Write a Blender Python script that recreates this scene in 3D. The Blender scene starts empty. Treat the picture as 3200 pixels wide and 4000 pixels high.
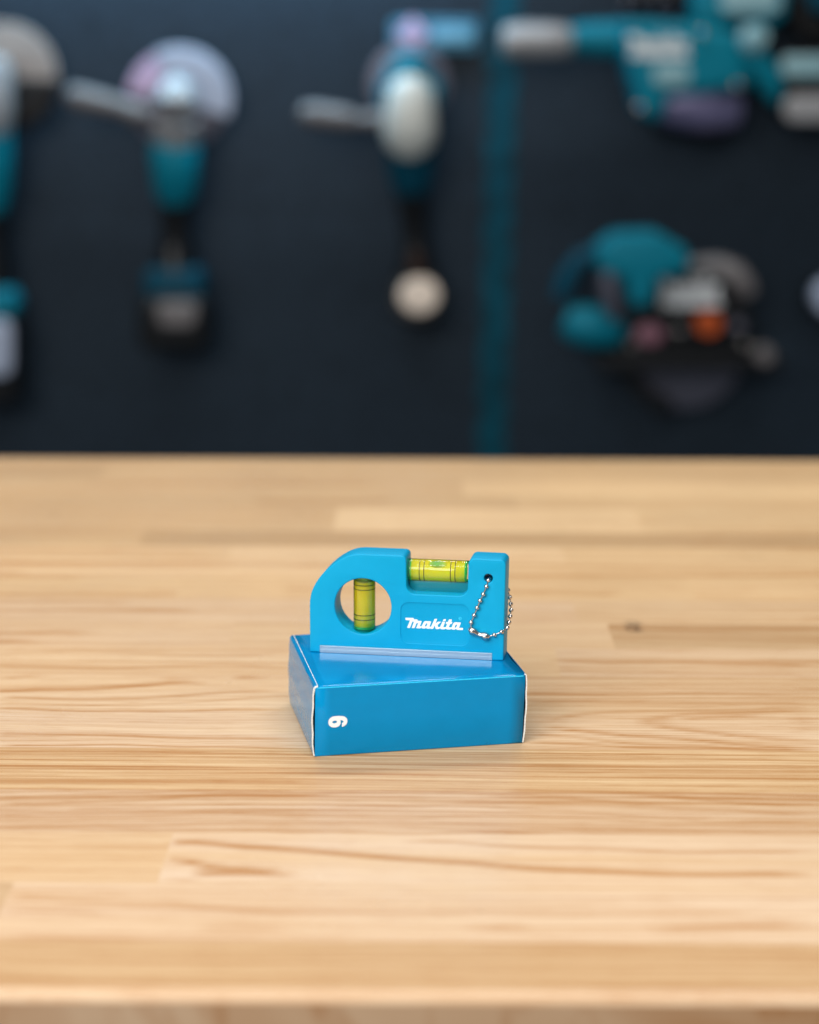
import bpy, bmesh, math, random
from mathutils import Vector, Matrix, noise
PI = math.pi
sc = bpy.context.scene
col = sc.collection

# ------------------------------------------------------------------ camera
CAM = Vector((0.0, 0.0, 0.25223))
FW = Vector((-0.00373606, 0.97870920, -0.20521778)).normalized()
RT = Vector((0.99998432, 0.00451244, 0.00331535)).normalized()
UP = RT.cross(FW).normalized()
FPX = 8447.2                                    # focal length for a 3200 x 4000 frame
cd = bpy.data.cameras.new('camera')
cam = bpy.data.objects.new('camera', cd); col.objects.link(cam)
cam.matrix_world = Matrix.Translation(CAM) @ Matrix((RT, UP, -FW)).transposed().to_4x4()
cd.sensor_fit = 'VERTICAL'; cd.sensor_height = 30.0
cd.lens = FPX / 4000 * 30.0
cd.clip_start = 0.02; cd.clip_end = 50
cd.dof.use_dof = True; cd.dof.focus_distance = 0.813; cd.dof.aperture_fstop = 4.5
sc.camera = cam

# ------------------------------------------------------------------ light
w = bpy.data.worlds.new('World'); sc.world = w; w.use_nodes = True
w.node_tree.nodes['Background'].inputs[0].default_value = (0.80, 0.90, 1.0, 1)
w.node_tree.nodes['Background'].inputs[1].default_value = 0.20
sc.view_settings.view_transform = 'Standard'; sc.view_settings.look = 'None'
sc.view_settings.exposure = 0.08; sc.view_settings.gamma = 1.0
sc.view_settings.use_curve_mapping = False
def area(name, loc, target, sx, sy, power, colr):
    l = bpy.data.lights.new(name, 'AREA'); l.shape = 'RECTANGLE'; l.size = sx; l.size_y = sy
    l.energy = power; l.color = colr
    o = bpy.data.objects.new(name, l); col.objects.link(o); o.location = loc
    o.rotation_euler = (Vector(target) - Vector(loc)).to_track_quat('-Z', 'Y').to_euler()
    return o
area('window_light', (-0.80, -0.85, 0.98), (0, 0.8, 0.05), 1.5, 0.9, 44, (1.0, 0.985, 0.96))
area('ceiling_tube', (0.05, 0.13, 1.65), (0.05, 0.13, 0), 1.8, 0.12, 17, (1.0, 0.97, 0.93))
area('ceiling_tube', (0.0, 2.02, 1.65), (0.0, 2.02, 0), 1.8, 0.10, 25, (1.0, 0.98, 0.96))
area('added_wall_glow', (-0.33, 2.675, 0.52), (-0.33, 2.75, 0.43), 0.8, 0.04, 7.0, (0.40, 0.74, 1.0))  # added lamp out of view above, puts a blue glow on the upper wall
sc.cycles.max_bounces = 24; sc.cycles.transmission_bounces = 14
sc.cycles.transparent_max_bounces = 12; sc.cycles.glossy_bounces = 6; sc.cycles.volume_bounces = 16
sc.cycles.caustics_refractive = True; sc.cycles.caustics_reflective = True
sc.cycles.blur_glossy = 0.3
sc.cycles.sample_clamp_indirect = 8.0
sc.cycles.use_denoising = True

# ------------------------------------------------------------------ node helpers
def lin(r, g, b):
    f = lambda c: (c / 255 / 12.92) if c / 255 <= 0.04045 else ((c / 255 + 0.055) / 1.055) ** 2.4
    return (f(r), f(g), f(b), 1)
class NT:
    def __init__(s, name):
        s.m = bpy.data.materials.new(name); s.m.use_nodes = True; s.t = s.m.node_tree
        s.b = s.t.nodes['Principled BSDF']; s.out = s.t.nodes['Material Output']
    def n(s, kind, **k):
        o = s.t.nodes.new(kind)
        for a, v in k.items(): setattr(o, a, v)
        return o
    def set(s, sock, v):
        if hasattr(v, 'links') or isinstance(v, bpy.types.NodeSocket): s.t.links.new(v, sock)
        else: sock.default_value = v
    def math(s, op, a, b=None, c=None, clamp=False):
        o = s.n('ShaderNodeMath', operation=op, use_clamp=clamp); s.set(o.inputs[0], a)
        if b is not None: s.set(o.inputs[1], b)
        if c is not None: s.set(o.inputs[2], c)
        return o.outputs[0]
    def noise(s, vec, scale, detail=3, rough=0.55, dist=0):
        o = s.n('ShaderNodeTexNoise'); s.set(o.inputs['Vector'], vec); o.inputs['Scale'].default_value = scale
        o.inputs['Detail'].default_value = detail; o.inputs['Roughness'].default_value = rough
        o.inputs['Distortion'].default_value = dist
        return o.outputs[0]
    def vec(s, x, y, z):
        o = s.n('ShaderNodeCombineXYZ'); s.set(o.inputs[0], x); s.set(o.inputs[1], y); s.set(o.inputs[2], z); return o.outputs[0]
    def sep(s, v):
        o = s.n('ShaderNodeSeparateXYZ'); s.set(o.inputs[0], v); return o.outputs
    def attr(s, name):
        return s.n('ShaderNodeAttribute', attribute_name=name).outputs['Vector']
    def obj(s): return s.n('ShaderNodeTexCoord').outputs['Object']
    def mix(s, f, a, b, blend='MIX'):
        o = s.n('ShaderNodeMix', data_type='RGBA', blend_type=blend)
        s.set(o.inputs[0], f); s.set(o.inputs[6], a); s.set(o.inputs[7], b); return o.outputs[2]
    def mapr(s, v, a, b, c, d, smooth=False):
        o = s.n('ShaderNodeMapRange'); o.interpolation_type = 'SMOOTHSTEP' if smooth else 'LINEAR'
        s.set(o.inputs[0], v)
        for i, q in enumerate((a, b, c, d)): s.set(o.inputs[1 + i], q)
        return o.outputs[0]
    def bump(s, h, strength, dist):
        o = s.n('ShaderNodeBump'); s.set(o.inputs['Height'], h); o.inputs['Strength'].default_value = strength
        o.inputs['Distance'].default_value = dist; s.t.links.new(o.outputs[0], s.b.inputs['Normal'])
def plain(name, c, rough=0.5, metal=0.0, spec=0.5, coat=0.0, var=0.06, vscale=60, bump=0.0, bscale=900):
    m = NT(name); b = m.b; o = m.obj()
    nz = m.noise(o, vscale, 4)
    f = m.mapr(nz, 0.3, 0.7, 1 - var, 1 + var)
    cc = m.mix(1.0, tuple(c[:3]) + (1,), m.vec(f, f, f), 'MULTIPLY'); m.t.links.new(cc, b.inputs['Base Color'])
    r = m.mapr(m.noise(o, vscale * 3, 3), 0.3, 0.7, max(0.02, rough - 0.05), rough + 0.05); m.t.links.new(r, b.inputs['Roughness'])
    b.inputs['Metallic'].default_value = metal; b.inputs['Specular IOR Level'].default_value = spec
    b.inputs['Coat Weight'].default_value = coat; b.inputs['Coat Roughness'].default_value = 0.12
    if bump: m.bump(m.noise(o, bscale, 2), bump, 0.0002)
    return m.m

M = {}
M['level_plastic'] = plain('sky_blue_plastic', (0.0, 0.33, 0.585), 0.42, spec=0.17, var=0.02, vscale=200, bump=0.05, bscale=2500)
M['cradle'] = plain('shaded_cradle_plastic', (0.0, 0.20, 0.26), 0.3, var=0.05)  # the vial's shade and green light are put into this colour
M['card_blue'] = plain('glossy_blue_card', (0.0, 0.232, 0.51), 0.16, spec=0.17, var=0.03, vscale=120, bump=0.01, bscale=1500)
def level_mat():
    m = M['level_plastic']; t = m.node_tree; b = t.nodes['Principled BSDF']
    src = b.inputs['Base Color'].links[0].from_socket
    tc = t.nodes.new('ShaderNodeTexCoord'); sp = t.nodes.new('ShaderNodeSeparateXYZ'); t.links.new(tc.outputs['Object'], sp.inputs[0])
    a = t.nodes.new('ShaderNodeMath'); a.operation = 'COMPARE'; t.links.new(sp.outputs[1], a.inputs[0]); a.inputs[1].default_value = 0.0061; a.inputs[2].default_value = 0.00009
    mx = t.nodes.new('ShaderNodeMix'); mx.data_type = 'RGBA'; t.links.new(a.outputs[0], mx.inputs[0]); t.links.new(src, mx.inputs[6]); mx.inputs[7].default_value = (0.0, 0.17, 0.34, 1)
    t.links.new(mx.outputs[2], b.inputs['Base Color'])
level_mat()                                     # the moulded parting line round the middle of the body
M['card_crease'] = plain('light_blue_crease', (0.02, 0.55, 0.80), 0.4, var=0.15, vscale=900)
M['card_white'] = plain('raw_card_edge', (0.78, 0.80, 0.78), 0.9, var=0.15, vscale=1500, bump=0.4, bscale=3000)
M['shade_fill'] = plain('dark_gap_shade', (0.06, 0.05, 0.055), 0.9)
M['print_white'] = plain('white_print', (0.86, 0.88, 0.90), 0.45, var=0.02)
M['print_cyan'] = plain('light_cyan_print', (0.05, 0.72, 0.95), 0.45, var=0.02)
M['print_rim'] = plain('grey_blue_print', (0.16, 0.30, 0.52), 0.45, var=0.02)
M['black_line'] = plain('black_ring_print', (0.012, 0.010, 0.008), 0.5)
M['steel'] = plain('nickel_plated_steel', (0.62, 0.58, 0.55), 0.16, metal=1.0, var=0.04, vscale=700)
def brushed():
    m = NT('brushed_aluminium'); o = m.sep(m.obj())
    n = m.noise(m.vec(m.math('MULTIPLY', o[0], 60.0), 0.0, m.math('MULTIPLY', o[2], 9000.0)), 1.0, 3)
    f = m.mapr(n, 0.3, 0.7, 0.80, 1.0)
    m.t.links.new(m.mix(1.0, (0.40, 0.54, 0.66, 1), m.vec(f, f, f), 'MULTIPLY'), m.b.inputs['Base Color'])
    m.b.inputs['Metallic'].default_value = 0.85; m.b.inputs['Roughness'].default_value = 0.42
    m.bump(n, 0.15, 0.0001)
    return m.m
M['alu'] = brushed()
def clear(name, ior, colr=(1, 1, 1, 1), rough=0.0, absorb=None, scatter=None):
    m = NT(name); t = m.t; t.nodes.remove(m.b)
    g = m.n('ShaderNodeBsdfGlass'); g.inputs['IOR'].default_value = ior; g.inputs['Color'].default_value = colr
    g.inputs['Roughness'].default_value = rough
    t.links.new(g.outputs[0], m.out.inputs['Surface'])
    if absorb:
        a = m.n('ShaderNodeVolumeAbsorption'); a.inputs['Color'].default_value = absorb[0]; a.inputs['Density'].default_value = absorb[1]
        last = a.outputs[0]
        if scatter:
            s_ = m.n('ShaderNodeVolumeScatter'); s_.inputs['Color'].default_value = scatter[0]; s_.inputs['Density'].default_value = scatter[1]
            ad = m.n('ShaderNodeAddShader'); t.links.new(last, ad.inputs[0]); t.links.new(s_.outputs[0], ad.inputs[1]); last = ad.outputs[0]
        t.links.new(last, m.out.inputs['Volume'])
    return m.m
def thin_clear():
    m = NT('clear_acrylic'); t = m.t; t.nodes.remove(m.b)
    fr = m.n('ShaderNodeFresnel'); fr.inputs['IOR'].default_value = 1.40
    tr = m.n('ShaderNodeBsdfTransparent'); tr.inputs['Color'].default_value = (0.99, 0.99, 0.985, 1)
    gl = m.n('ShaderNodeBsdfGlossy'); gl.inputs['Roughness'].default_value = 0.02
    mx = m.n('ShaderNodeMixShader'); t.links.new(fr.outputs[0], mx.inputs[0])
    t.links.new(tr.outputs[0], mx.inputs[1]); t.links.new(gl.outputs[0], mx.inputs[2])
    t.links.new(mx.outputs[0], m.out.inputs['Surface']); return m.m
def dyed(name, refr, diff, k, ior, rough=0.0):
    m = NT(name); t = m.t; t.nodes.remove(m.b)
    g = m.n('ShaderNodeBsdfRefraction'); g.inputs['IOR'].default_value = ior; g.inputs['Color'].default_value = refr; g.inputs['Roughness'].default_value = rough
    d = m.n('ShaderNodeBsdfDiffuse'); d.inputs['Color'].default_value = diff
    l = m.n('ShaderNodeBsdfTranslucent'); l.inputs['Color'].default_value = diff
    a = m.n('ShaderNodeMixShader'); a.inputs[0].default_value = 0.5; t.links.new(d.outputs[0], a.inputs[1]); t.links.new(l.outputs[0], a.inputs[2])
    b = m.n('ShaderNodeMixShader'); b.inputs[0].default_value = k; t.links.new(g.outputs[0], b.inputs[1]); t.links.new(a.outputs[0], b.inputs[2])
    t.links.new(b.outputs[0], m.out.inputs['Surface']); return m.m
M['acrylic'] = thin_clear()
def fluid():
    m = NT('yellow_green_liquid'); t = m.t; t.nodes.remove(m.b)
    tr = m.n('ShaderNodeBsdfTransparent'); t.links.new(tr.outputs[0], m.out.inputs['Surface'])
    a = m.n('ShaderNodeVolumeAbsorption'); a.inputs['Color'].default_value = (1.0, 0.985, 0.0, 1); a.inputs['Density'].default_value = 260
    s_ = m.n('ShaderNodeVolumeScatter'); s_.inputs['Color'].default_value = (1.0, 0.58, 0.02, 1); s_.inputs['Density'].default_value = 620
    ad = m.n('ShaderNodeAddShader'); t.links.new(a.outputs[0], ad.inputs[0]); t.links.new(s_.outputs[0], ad.inputs[1])
    t.links.new(ad.outputs[0], m.out.inputs['Volume']); return m.m
M['liquid'] = fluid()
M['end_glow'] = dyed('painted_green_glow', (0.60, 1.0, 0.75, 1), (0.12, 1.0, 0.50, 1), 0.65, 1.2)  # green glow at the liquid's ends, painted as added coloured discs
M['bubble'] = dyed('air_bubble', (0.85, 1.0, 0.88, 1), (0.10, 0.95, 0.45, 1), 0.22, 1.15)  # green tint paints the liquid's glow around the bubble

def wood():
    m = NT('laminated_ash_wood'); b = m.b
    p = m.sep(m.obj()); B = m.sep(m.attr('tone')); V = m.sep(m.attr('figure'))
    x, y = p[0], p[1]; seed = B[0]; tone = B[1]; hue = B[2]
    vein, warp, pin = V[0], V[1], V[2]
    yy = m.math('ADD', y, warp)
    def streak(sx, sy, off, det, ro=0.6):
        return m.noise(m.vec(m.math('MULTIPLY', x, sx), m.math('MULTIPLY', yy, sy), m.math('ADD', seed, off)), 1.0, det, ro)
    fine = m.mapr(streak(7.0, 1000.0, 0.0, 2), 0.41, 0.60, 0, 1)
    mid = m.mapr(streak(3.0, 330.0, 3.0, 3), 0.36, 0.66, 0, 1)
    dash = m.mapr(streak(60.0, 1400.0, 5.0, 2), 0.54, 0.64, 0, 1)
    broad = m.mapr(streak(2.2, 48.0, 9.0, 3), 0.3, 0.7, 0, 1)
    ragged = m.mapr(streak(14.0, 900.0, 15.0, 3), 0.3, 0.7, 0.45, 1.25)
    k = m.math('MULTIPLY', vein, ragged)
    k = m.math('ADD', k, m.math('MULTIPLY', m.math('MULTIPLY', fine, pin), 0.50))
    k = m.math('ADD', k, m.math('MULTIPLY', m.math('MULTIPLY', mid, pin), 0.33))
    k = m.math('ADD', k, m.math('MULTIPLY', dash, 0.24), clamp=True)
    light = m.mix(m.math('MINIMUM', hue, 1.0), (0.795, 0.615, 0.445, 1), (0.785, 0.565, 0.315, 1))
    light = m.mix(m.math('MULTIPLY', broad, 0.75), light, (0.74, 0.51, 0.285, 1))
    c = m.mix(k, light, (0.46, 0.21, 0.066, 1))
    c = m.mix(1.0, c, m.vec(tone, m.math('POWER', tone, 1.15), m.math('POWER', tone, 1.3)), 'MULTIPLY')
    kd = m.math('SQRT', m.math('ADD', m.math('POWER', m.math('DIVIDE', m.math('SUBTRACT', x, 0.0985), 0.0055), 2.0), m.math('POWER', m.math('DIVIDE', m.math('SUBTRACT', y, 0.951), 0.013), 2.0)))
    kn = m.math('MULTIPLY', m.mapr(kd, 0.3, 1.1, 1, 0, True), m.mapr(m.noise(m.obj(), 260, 3), 0.44, 0.54, 0, 1))
    c = m.mix(m.math('MULTIPLY', kn, 0.95), c, (0.05, 0.028, 0.016, 1))
    m.t.links.new(c, b.inputs['Base Color'])
    smudge = m.mapr(m.noise(m.obj(), 9, 4), 0.35, 0.7, 0.27, 0.42); m.t.links.new(smudge, b.inputs['Roughness'])
    b.inputs['Specular IOR Level'].default_value = 0.24
    m.bump(m.math('SUBTRACT', 1.0, k), 0.10, 0.0004)
    return m.m
M['wood'] = wood()

def wallmat():
    m = NT('dark_perforated_wall_paint'); b = m.b; o = m.obj()
    v = m.n('ShaderNodeTexVoronoi', feature='DISTANCE_TO_EDGE'); m.t.links.new(o, v.inputs['Vector']); v.inputs['Scale'].default_value = 95
    e = m.mapr(v.outputs[0], 0.02, 0.12, 0, 1)
    c = m.mix(e, (0.005, 0.0095, 0.0145, 1), (0.0125, 0.021, 0.031, 1))
    zz = m.sep(o)[2]
    seam = m.mapr(m.math('ABSOLUTE', m.math('SUBTRACT', zz, 0.0704)), 0.0, 0.0012, 1, 0)
    c = m.mix(seam, c, (0.002, 0.004, 0.006, 1))
    m.t.links.new(c, b.inputs['Base Color']); b.inputs['Specular IOR Level'].default_value = 0.12
    r = m.mapr(m.noise(o, 3, 3), 0.3, 0.7, 0.42, 0.5); m.t.links.new(r, b.inputs['Roughness'])
    return m.m
M['wall'] = wallmat()
M['stripe'] = plain('teal_wall_paint', (0.0, 0.038, 0.058), 0.5, spec=0.1, var=0.45, vscale=45)
M['teal'] = plain('teal_plastic', (0.0, 0.125, 0.18), 0.45, spec=0.12, var=0.05, vscale=30)
M['teal_deep'] = plain('deep_teal_plastic', (0.0, 0.038, 0.065), 0.45, spec=0.1, var=0.05, vscale=30)
M['rubber'] = plain('black_rubber', (0.005, 0.005, 0.006), 0.55, spec=0.12)
M['black'] = plain('black_plastic', (0.004, 0.0045, 0.0055), 0.5, spec=0.12, coat=0.2)
M['brown'] = plain('brown_black_plastic', (0.025, 0.012, 0.008), 0.5, spec=0.12)
M['cast'] = plain('cast_aluminium', (0.22, 0.22, 0.225), 0.42, metal=0.15, coat=0.2, var=0.1)
M['pale_cast'] = plain('pale_cast_metal', (0.42, 0.43, 0.40), 0.45, metal=0.1, coat=0.15)
M['handle'] = plain('grey_beige_plastic', (0.10, 0.09, 0.09), 0.5, var=0.15)
M['guard'] = plain('grey_guard_steel', (0.27, 0.31, 0.40), 0.5, metal=0.2, var=0.1)
M['beige'] = plain('beige_grinding_disc', (0.21, 0.17, 0.15), 0.7, var=0.1)
M['darkmetal'] = plain('dark_steel', (0.075, 0.075, 0.10), 0.4, metal=0.5)
M['violet'] = plain('violet_tinted_metal', (0.13, 0.12, 0.22), 0.35, metal=0.4)
M['label'] = plain('white_label', (0.55, 0.57, 0.58), 0.5, var=0.03)
M['cream'] = plain('cream_cap', (0.62, 0.52, 0.43), 0.5, var=0.03)
M['pink'] = plain('pink_sticker', (0.25, 0.10, 0.14), 0.5)
M['mauve'] = plain('mauve_sticker', (0.34, 0.24, 0.36), 0.5)
M['orange'] = plain('orange_lock_button', (0.36, 0.06, 0.01), 0.5, spec=0.2)
M['tag_blue'] = plain('light_blue_sign', (0.01, 0.11, 0.18), 0.5)
M['pale_blue'] = plain('pale_blue_print', (0.09, 0.24, 0.33), 0.5)
M['greygreen'] = plain('grey_green_label', (0.16, 0.29, 0.32), 0.5)

# ------------------------------------------------------------------ object helpers
def link(name, me, mat, parent=None, smooth=35):
    o = bpy.data.objects.new(name, me); col.objects.link(o)
    if mat is not None:
        me.materials.clear(); me.materials.append(mat)
    if smooth:
        for p in me.polygons: p.use_smooth = True
        me.set_sharp_from_angle(angle=math.radians(smooth))
    if parent: o.parent = parent
    return o
def tag(o, label=None, cat=None, group=None, kind=None):
    if label: o['label'] = label
    if cat: o['category'] = cat
    if group: o['group'] = group
    if kind: o['kind'] = kind
    return o
def root(name, loc, rz, label, cat, group=None):
    o = bpy.data.objects.new(name, None); col.objects.link(o); o.location = loc; o.rotation_euler = (0, 0, rz)
    o.empty_display_size = 0.02
    return tag(o, label, cat, group)
def from_bm(bm, name):
    bmesh.ops.recalc_face_normals(bm, faces=bm.faces[:])
    me = bpy.data.meshes.new(name); bm.to_mesh(me); bm.free(); return me
def curve_mesh(name, loops, half, bevel, to, res=3, shrink=True):
    """flat outline (first loop) with holes (other loops), thickness 2*half along local y, rounded edges; `to` maps (x, z, y) to 3D"""
    cu = bpy.data.curves.new(name, 'CURVE'); cu.dimensions = '2D'; cu.fill_mode = 'BOTH'
    for lp in loops:
        s = cu.splines.new('POLY'); s.points.add(len(lp) - 1); s.use_cyclic_u = True
        for i, (a, b) in enumerate(lp): s.points[i].co = (a, b, 0, 1)
    cu.extrude = max(half - bevel, 0.0); cu.bevel_depth = bevel; cu.bevel_resolution = res
    if shrink: cu.offset = -bevel
    o = bpy.data.objects.new('tmp', cu); col.objects.link(o)
    bpy.context.view_layer.update()
    me = bpy.data.meshes.new_from_object(o, depsgraph=bpy.context.evaluated_depsgraph_get())
    bpy.data.objects.remove(o); bpy.data.curves.remove(cu)
    for v in me.vertices: v.co = to(v.co.x, v.co.y, v.co.z)
    bm = bmesh.new(); bm.from_mesh(me); bmesh.ops.remove_doubles(bm, verts=bm.verts[:], dist=1e-6)
    bmesh.ops.recalc_face_normals(bm, faces=bm.faces[:]); bm.to_mesh(me); bm.free()
    me.name = name
    return me
def rnd(pts, seg=7):
    """polygon (x, z, radius) -> points with rounded corners"""
    out = []; n = len(pts)
    for i in range(n):
        p = Vector(pts[i][:2]); r = pts[i][2]
        if r <= 0: out.append(tuple(p)); continue
        a = (Vector(pts[i - 1][:2]) - p); b = (Vector(pts[(i + 1) % n][:2]) - p)
        la, lb = a.length, b.length; a.normalize(); b.normalize()
        ang = a.angle(b); t = min(r / math.tan(ang / 2), la * 0.49, lb * 0.49); rr = t * math.tan(ang / 2)
        c = p + (a + b).normalized() * (rr / math.sin(ang / 2))
        s0 = p + a * t - c; s1 = p + b * t - c
        a0 = math.atan2(s0.y, s0.x); a1 = math.atan2(s1.y, s1.x); da = (a1 - a0 + PI) % (2 * PI) - PI
        for k in range(seg + 1):
            q = a0 + da * k / seg; out.append((c.x + rr * math.cos(q), c.y + rr * math.sin(q)))
    return out
def circ(cx, cz, r, n=64, rz=None):
    rz = rz or r
    return [(cx + r * math.cos(2 * PI * i / n), cz + rz * math.sin(2 * PI * i / n)) for i in range(n)]
def spline(pts, k=6):
    out = []
    for i in range(len(pts) - 1):
        p0 = pts[max(i - 1, 0)]; p1 = pts[i]; p2 = pts[i + 1]; p3 = pts[min(i + 2, len(pts) - 1)]
        for j in range(k):
            t = j / k
            out.append(tuple(0.5 * (2 * p1[d] + (p2[d] - p0[d]) * t + (2 * p0[d] - 5 * p1[d] + 4 * p2[d] - p3[d]) * t * t + (3 * p1[d] - p0[d] - 3 * p2[d] + p3[d]) * t ** 3) for d in range(len(p1))))
    out.append(tuple(pts[-1])); return out
def tube(path, n=20, cap=True):
    """path of (Vector, radius): a lathed / swept closed tube as bmesh"""
    bm = bmesh.new(); rings = []
    P = [Vector(p) for p, _ in path]; ref = None
    for i, (p, r) in enumerate(path):
        t = (P[min(i + 1, len(P) - 1)] - P[max(i - 1, 0)])
        t = t.normalized() if t.length > 1e-9 else Vector((0, 0, 1))
        if ref is None: ref = Vector((0, 0, 1)) if abs(t.z) < 0.9 else Vector((0, 1, 0))
        a = t.cross(ref).normalized(); b = a.cross(t).normalized()
        rings.append([bm.verts.new(Vector(p) + (a * math.cos(2 * PI * k / n) + b * math.sin(2 * PI * k / n)) * max(r, 1e-7)) for k in range(n)])
    for i in range(len(rings) - 1):
        for k in range(n): bm.faces.new((rings[i][k], rings[i][(k + 1) % n], rings[i + 1][(k + 1) % n], rings[i + 1][k]))
    if cap: bm.faces.new(rings[0]); bm.faces.new(rings[-1][::-1])
    return bm
def cyl(name, a, b, r, mat, parent, n=28, r2=None, bev=0.12):
    a, b = Vector(a), Vector(b); r2 = r if r2 is None else r2; d = (b - a); L = d.length; d.normalize(); e = bev * min(r, r2, L)
    path = [(a, r - e), (a + d * e * 0.3, r - e * 0.3), (a + d * e, r), (b - d * e, r2), (b - d * e * 0.3, r2 - e * 0.3), (b, r2 - e)]
    # keep ring planes perpendicular to the axis
    bm = tube(path, n); return link(name, from_bm(bm, name), mat, parent)
def bx(bm, x0, x1, y0, y1, z0, z1, bevel=0.0, seg=2):
    r = bmesh.ops.create_cube(bm, size=1.0)
    bmesh.ops.scale(bm, vec=(x1 - x0, y1 - y0, z1 - z0), verts=r['verts'])
    bmesh.ops.translate(bm, vec=((x0 + x1) / 2, (y0 + y1) / 2, (z0 + z1) / 2), verts=r['verts'])
    if bevel:
        es = {e for v in r['verts'] for e in v.link_edges}
        bmesh.ops.bevel(bm, geom=list(es), offset=bevel, segments=seg, affect='EDGES', profile=0.5)
mm = 0.001

# ------------------------------------------------------------------ wall behind the bench
WY = 2.75
def at(u, v, off=0.0):
    """a point of the plane standing `off` metres before the wall"""
    d = FW + RT * ((u - 1600) / FPX) - UP * ((v - 2000) / FPX)
    t = (WY - off) / d.y
    return CAM + d * t
bm = bmesh.new(); bx(bm, -1.6, 1.6, WY, WY + 0.02, -1.0, 1.9)
tag(link('wall', from_bm(bm, 'wall'), M['wall'], smooth=0), 'dark blue grey display wall behind the bench', kind='structure')
# teal painted stripe with a scalloped edge
bm = bmesh.new(); L0 = []; R0 = []
for i in range(161):
    z = -0.9 + 2.6 * i / 160; t = (z + 0.248) / (0.2304 + 0.248); xc = 0.0950 + t * (0.1035 - 0.0950)
    wv = 0.0022 * math.sin(z * 2 * PI / 0.052)
    L0.append(bm.verts.new((xc - 0.0185 + wv, WY - 0.0015, z))); R0.append(bm.verts.new((xc + 0.0185 + wv, WY - 0.0015, z)))
for i in range(160): bm.faces.new((L0[i], R0[i], R0[i + 1], L0[i + 1]))
r = bmesh.ops.extrude_face_region(bm, geom=bm.faces[:]); bmesh.ops.translate(bm, vec=(0, 0.0012, 0), verts=[v for v in r['geom'] if isinstance(v, bmesh.types.BMVert)])
tag(link('wall_stripe', from_bm(bm, 'wall_stripe'), M['stripe'], smooth=0), 'teal vertical stripe with scalloped edges on the dark wall', 'stripe', kind='structure')

# ------------------------------------------------------------------ bench top
YF, YB = 0.5557, 1.3690
TX = 1.1
def tx(u, v):                                  # x on the table top seen at (u, v)
    d = FW + RT * ((u - 1600) / FPX) - UP * ((v - 2000) / FPX)
    return (CAM + d * (-CAM.z / d.z)).x
def ty(u, v):
    d = FW + RT * ((u - 1600) / FPX) - UP * ((v - 2000) / FPX)
    return (CAM + d * (-CAM.z / d.z)).y
# staves: y0, y1, [(x where it ends, tone, hue 0 pale .. 1 yellow, pinstripe strength, number of random veins)]
rows = [
 (0.5588, 0.5916, [(9, 0.88, .85, 1.1, 0)]),
 (0.5916, 0.6366, [(tx(10, 3540), .82, .6, .6, 2), (9, 0.98, .1, .6, 0)]),
 (0.6366, 0.6821, [(tx(645, 3355), 0.99, .6, .7, 0), (9, 0.99, .0, .4, 0)]),
 (0.6821, 0.7245, [(9, 0.95, .15, 1.1, 0)]),
 (0.7245, 0.7720, [(9, 0.97, .95, 1.35, 0)]),
 (0.7720, 0.8190, [(tx(1700, 2850), 1.0, .1, .6, 0), (9, 1.0, .35, .75, 0)]),
 (0.8190, 0.8696, [(tx(1650, 2700), 1.02, .45, .55, 0), (9, .97, .5, .9, 0)]),
 (0.8696, 0.9137, [(tx(1150, 2590), 1.02, .6, .8, 0), (tx(2180, 2590), 1.0, .8, .6, 0), (9, .99, .3, .7, 1)]),
 (0.9137, 0.9560, [(tx(900, 2490), 1.0, .4, .7, 2), (tx(2390, 2490), .98, .6, .6, 0), (9, .84, .8, .8, 1)]),
 (0.9560, 1.000, [(tx(2250, 2400), 1.0, .3, .7, 2), (9, .97, .6, .7, 1)]),
 (1.000, 1.045, [(tx(700, 2300), .98, .5, .7, 2), (tx(2700, 2300), .97, .5, .7, 2), (9, 1.0, .4, .7, 2)]),
 (1.045, 1.080, [(tx(1500, 2220), 1.03, .2, .7, 3), (9, 1.0, .5, .7, 2)]),
 (1.080, 1.114, [(tx(900, 2160), 1.0, .3, .7, 2), (tx(2200, 2160), 1.05, .2, .6, 1), (9, 1.0, .5, .7, 1)]),
 (1.114, 1.1500, [(tx(550, 2110), .86, .8, .7, 1), (9, .76, .9, .7, 1)]),
 (1.1500, 1.2137, [(tx(1310, 2030), .90, .9, .7, 1), (tx(2500, 2030), 1.04, .3, .5, 0), (9, .97, .6, .6, 1)]),
 (1.2137, 1.2500, [(tx(2020, 1955), .86, .9, .7, 1), (9, .95, .8, .6, 0)]),
 (1.2500, 1.2950, [(tx(1810, 1920), .90, .9, .7, 1), (9, 1.03, .5, .6, 0)]),
 (1.2950, 1.3400, [(tx(400, 1850), .80, 1., .7, 0), (9, .88, 1., .6, 0)]),
 (1.3400, YB, [(9, .84, 1., .7, 0)]),
]
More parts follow.
